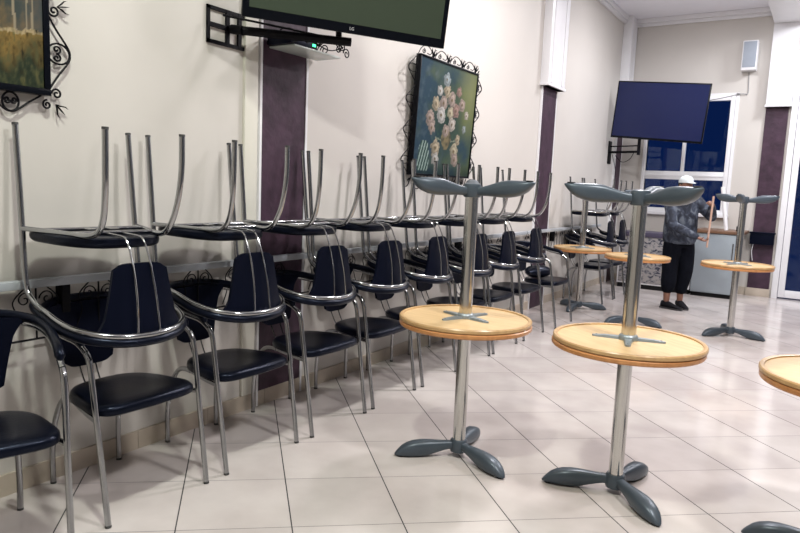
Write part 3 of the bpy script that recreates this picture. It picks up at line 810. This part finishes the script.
# head with face
hc = Vector((0, -.03, 1.585))
body.ell(hc, (.072, .088, .108), nu=28, nv=20).ell(hc+Vector((0, -.035, -.06)), (.050, .050, .050))
body.ell(hc+Vector((0, -.088, -.012)), (.011, .016, .022)).ell(hc+Vector((0, -.096, -.026)), (.014, .012, .010))
for s in (-1, 1):
    body.ell(hc+Vector((s*.074, .008, -.012)), (.010, .018, .030)).ell(hc+Vector((s*.028, -.076, .022)), (.020, .010, .007)).ell(hc+Vector((s*.035, -.066, -.03)), (.020, .018, .020))
body.ell(hc+Vector((0, -.084, -.052)), (.022, .010, .0055)).ell(hc+Vector((0, -.082, -.063)), (.018, .010, .006))
limb(body, [(0, .005, 1.36), (0, -.005, 1.44), (0, -.015, 1.52)], [.062, .052, .050])
limb(body, [(0, 0, .92), (0, 0, 1.05), (0, 0, 1.25), (0, .01, 1.36)], [.125, .115, .125, .10], flat=.75)
limb(body, [(-.15, 0, 1.38), (0, .005, 1.39), (.15, 0, 1.38)], [.052, .055, .052])
for s, S, E_, Hh in ((1, SL, EL, HL), (-1, SR, ER, HR)):
    limb(body, [S, (Vector(S)+Vector(E_))/2, E_], [.050, .045, .038]); 
    wv = Vector(Hh) + (Vector(E_)-Vector(Hh)).normalized()*.085
    limb(body, [E_, (Vector(E_)+wv)/2, wv], [.038, .034, .025])
    hand(body, wv, (Vector(Hh)-Vector(E_)), s, (-.6, -.3, 0) if s > 0 else (.3, -.4, .1))
FLp, FRp = (.115, .015, 0), (-.115, -.03, 0)
for s, fp in ((1, FLp), (-1, FRp)):
    limb(body, [(s*.085, 0, .90), (s*.10, -.01, .70), (s*.105, -.02, .49), (fp[0], fp[1]+.02, .30), (fp[0], fp[1]+.02, .09)], [.088, .076, .054, .050, .036])
    limb(body, [(fp[0], fp[1]+.03, .05), (fp[0], fp[1]+.0, .05), (fp[0], fp[1]-.02, .045)], [.026, .020, .012])
remeshed(body, 'body', M['skin'], pr, .007, 3)
jk = MB()
def oval(c, a, bb, n=26): return [(c[0]+a*math.cos(2*PI*j/n), c[1]+bb*math.sin(2*PI*j/n), c[2]) for j in range(n)]
jk.rings([oval((0, 0, z), a, bb) for z, a, bb in ((.84, .195, .145), (.88, .215, .165), (1.0, .22, .17), (1.15, .215, .165), (1.28, .215, .145), (1.37, .205, .125), (1.42, .14, .10), (1.455, .085, .08))])
jk.ell((0, .09, 1.42), (.12, .06, .06))     # hood lying on the back
for S, E_, Hh in ((SL, EL, HL), (SR, ER, HR)):
    wv = Vector(Hh) + (Vector(E_)-Vector(Hh)).normalized()*.11
    limb(jk, [(S[0]*.75, 0, 1.39), S, (Vector(S)+Vector(E_))/2, E_], [.075, .078, .070, .062])
    limb(jk, [E_, (Vector(E_)+wv)/2, wv], [.062, .056, .044])
remeshed(jk, 'jacket', M['camo'], pr, .010, 5)
tr_ = MB()
tr_.rings([oval((0, 0, z), a, bb) for z, a, bb in ((.80, .16, .12), (.88, .172, .13), (.96, .168, .125), (1.0, .16, .12))])
for s, fp, hem in ((1, FLp, .22), (-1, FRp, .24)):
    limb(tr_, [(s*.088, 0, .88), (s*.105, -.01, .72), (s*.112, -.02, .50), (fp[0]*1.0, fp[1]+.01, .34), (fp[0], fp[1]+.02, hem+.03)], [.112, .110, .098, .095, .080])
remeshed(tr_, 'trousers', M['trousers'], pr, .010, 5)
for s, fp in ((1, FLp), (-1, FRp)):
    ang = R(-12) if s > 0 else R(28)
    sh = MB(); rings = []
    for y, w, h0, h in ((.075, .022, .012, .055), (.065, .036, .012, .098), (.02, .044, .012, .108), (-.04, .045, .012, .094), (-.10, .047, .012, .068), (-.15, .044, .012, .048), (-.19, .032, .012, .036), (-.205, .014, .014, .026)):
        rings.append([(w*math.cos(q)*1.0, y, max(h0, (h0+h)/2+(h-h0)/2*math.sin(q))) for q in [2*PI*j/18 for j in range(18)]])
    sh.rings(rings); so = MB()
    rg = [[(x, y, z) for x, y in [(-.026, .082), (.026, .082), (.042, .05), (.043, -.03), (.050, -.11), (.045, -.17), (.02, -.212), (-.02, -.212), (-.045, -.17), (-.050, -.11), (-.043, -.03), (-.042, .05)]] for z in (.0, .020)]
    so.rings(rg)
    shoe = sh.build('shoe', M['shoe'], pr); shoe.location = (fp[0], fp[1]+.01, 0); shoe.rotation_euler = (0, 0, ang)
    so.build('sole', M['sole'], shoe)
hr = MB().ell(hc+Vector((0, .018, .010)), (.080, .084, .098), nu=24, nv=16)
remeshed(hr, 'hair', M['hair'], pr, .009, 3)
cp_ = MB(); rings = []
for z, a, bb in ((.028, .084, .098), (.060, .083, .097), (.085, .074, .086), (.108, .052, .062), (.120, .02, .025)): rings.append([(x, y, z_) for x, y, z_ in oval((hc.x, hc.y, hc.z+z), a, bb)])
cp_.rings(rings)
cp_.rings([[(hc.x+.062*math.cos(t)*k, hc.y-.075-.075*math.sin(t)*k, hc.z+.032-.012*math.sin(t)+dz) for t in [PI*j/12 for j in range(13)]] for k, dz in ((1, 0), (1, .006))])
cp_.build('cap', M['cap'], pr)
# stick held by both hands
m = Matrix.Translation((1.41, 9.05, 0)) @ Matrix.Rotation(R(46), 4, 'Z')
a0 = m @ Vector((.035, -.485, .84)); a1 = m @ Vector((.088, -.450, 1.46))
q = MB().tube([tuple(a0), tuple(a1)], .012, 12).build('stick', M['stick']); tag(q, 'pale upright stick held in both hands of the person', 'stick')

# ------------------------------------------------------------------ lights
def area(loc, size, power, c=(1, .96, .90), rot=(0, 0, 0), sy=None):
    l = bpy.data.lights.new('ceiling_lamp', 'AREA'); l.energy = power; l.color = c; l.shape = 'RECTANGLE' if sy else 'DISK'; l.size = size
    if sy: l.size_y = sy
    o = bpy.data.objects.new('ceiling_lamp', l); col.objects.link(o); o.location = loc; o.rotation_euler = rot; return o
area((1.7, 1.0, 4.12), .25, 88, (.95, 1, .89))
area((3.9, 2.2, 4.12), .5, 125, (1, .98, .96))
area((1.6, 5.4, 4.12), .4, 102, (1, .955, .97))
area((3.9, 7.0, 4.12), .5, 125, (1, .95, .97))
area((1.5, 9.0, 4.12), .4, 60, (.96, .95, 1))
area((3.3, 10.2, 4.12), .5, 80, (.93, .95, 1))

w = bpy.data.worlds.new('night'); scn.world = w; w.use_nodes = True
bg = w.node_tree.nodes['Background']; bg.inputs['Color'].default_value = (.012, .045, .20, 1); bg.inputs['Strength'].default_value = .3

vs = scn.view_settings
vs.view_transform = 'Standard'; vs.look = 'None'; vs.gamma = 1; vs.use_curve_mapping = False; vs.exposure = 0.0
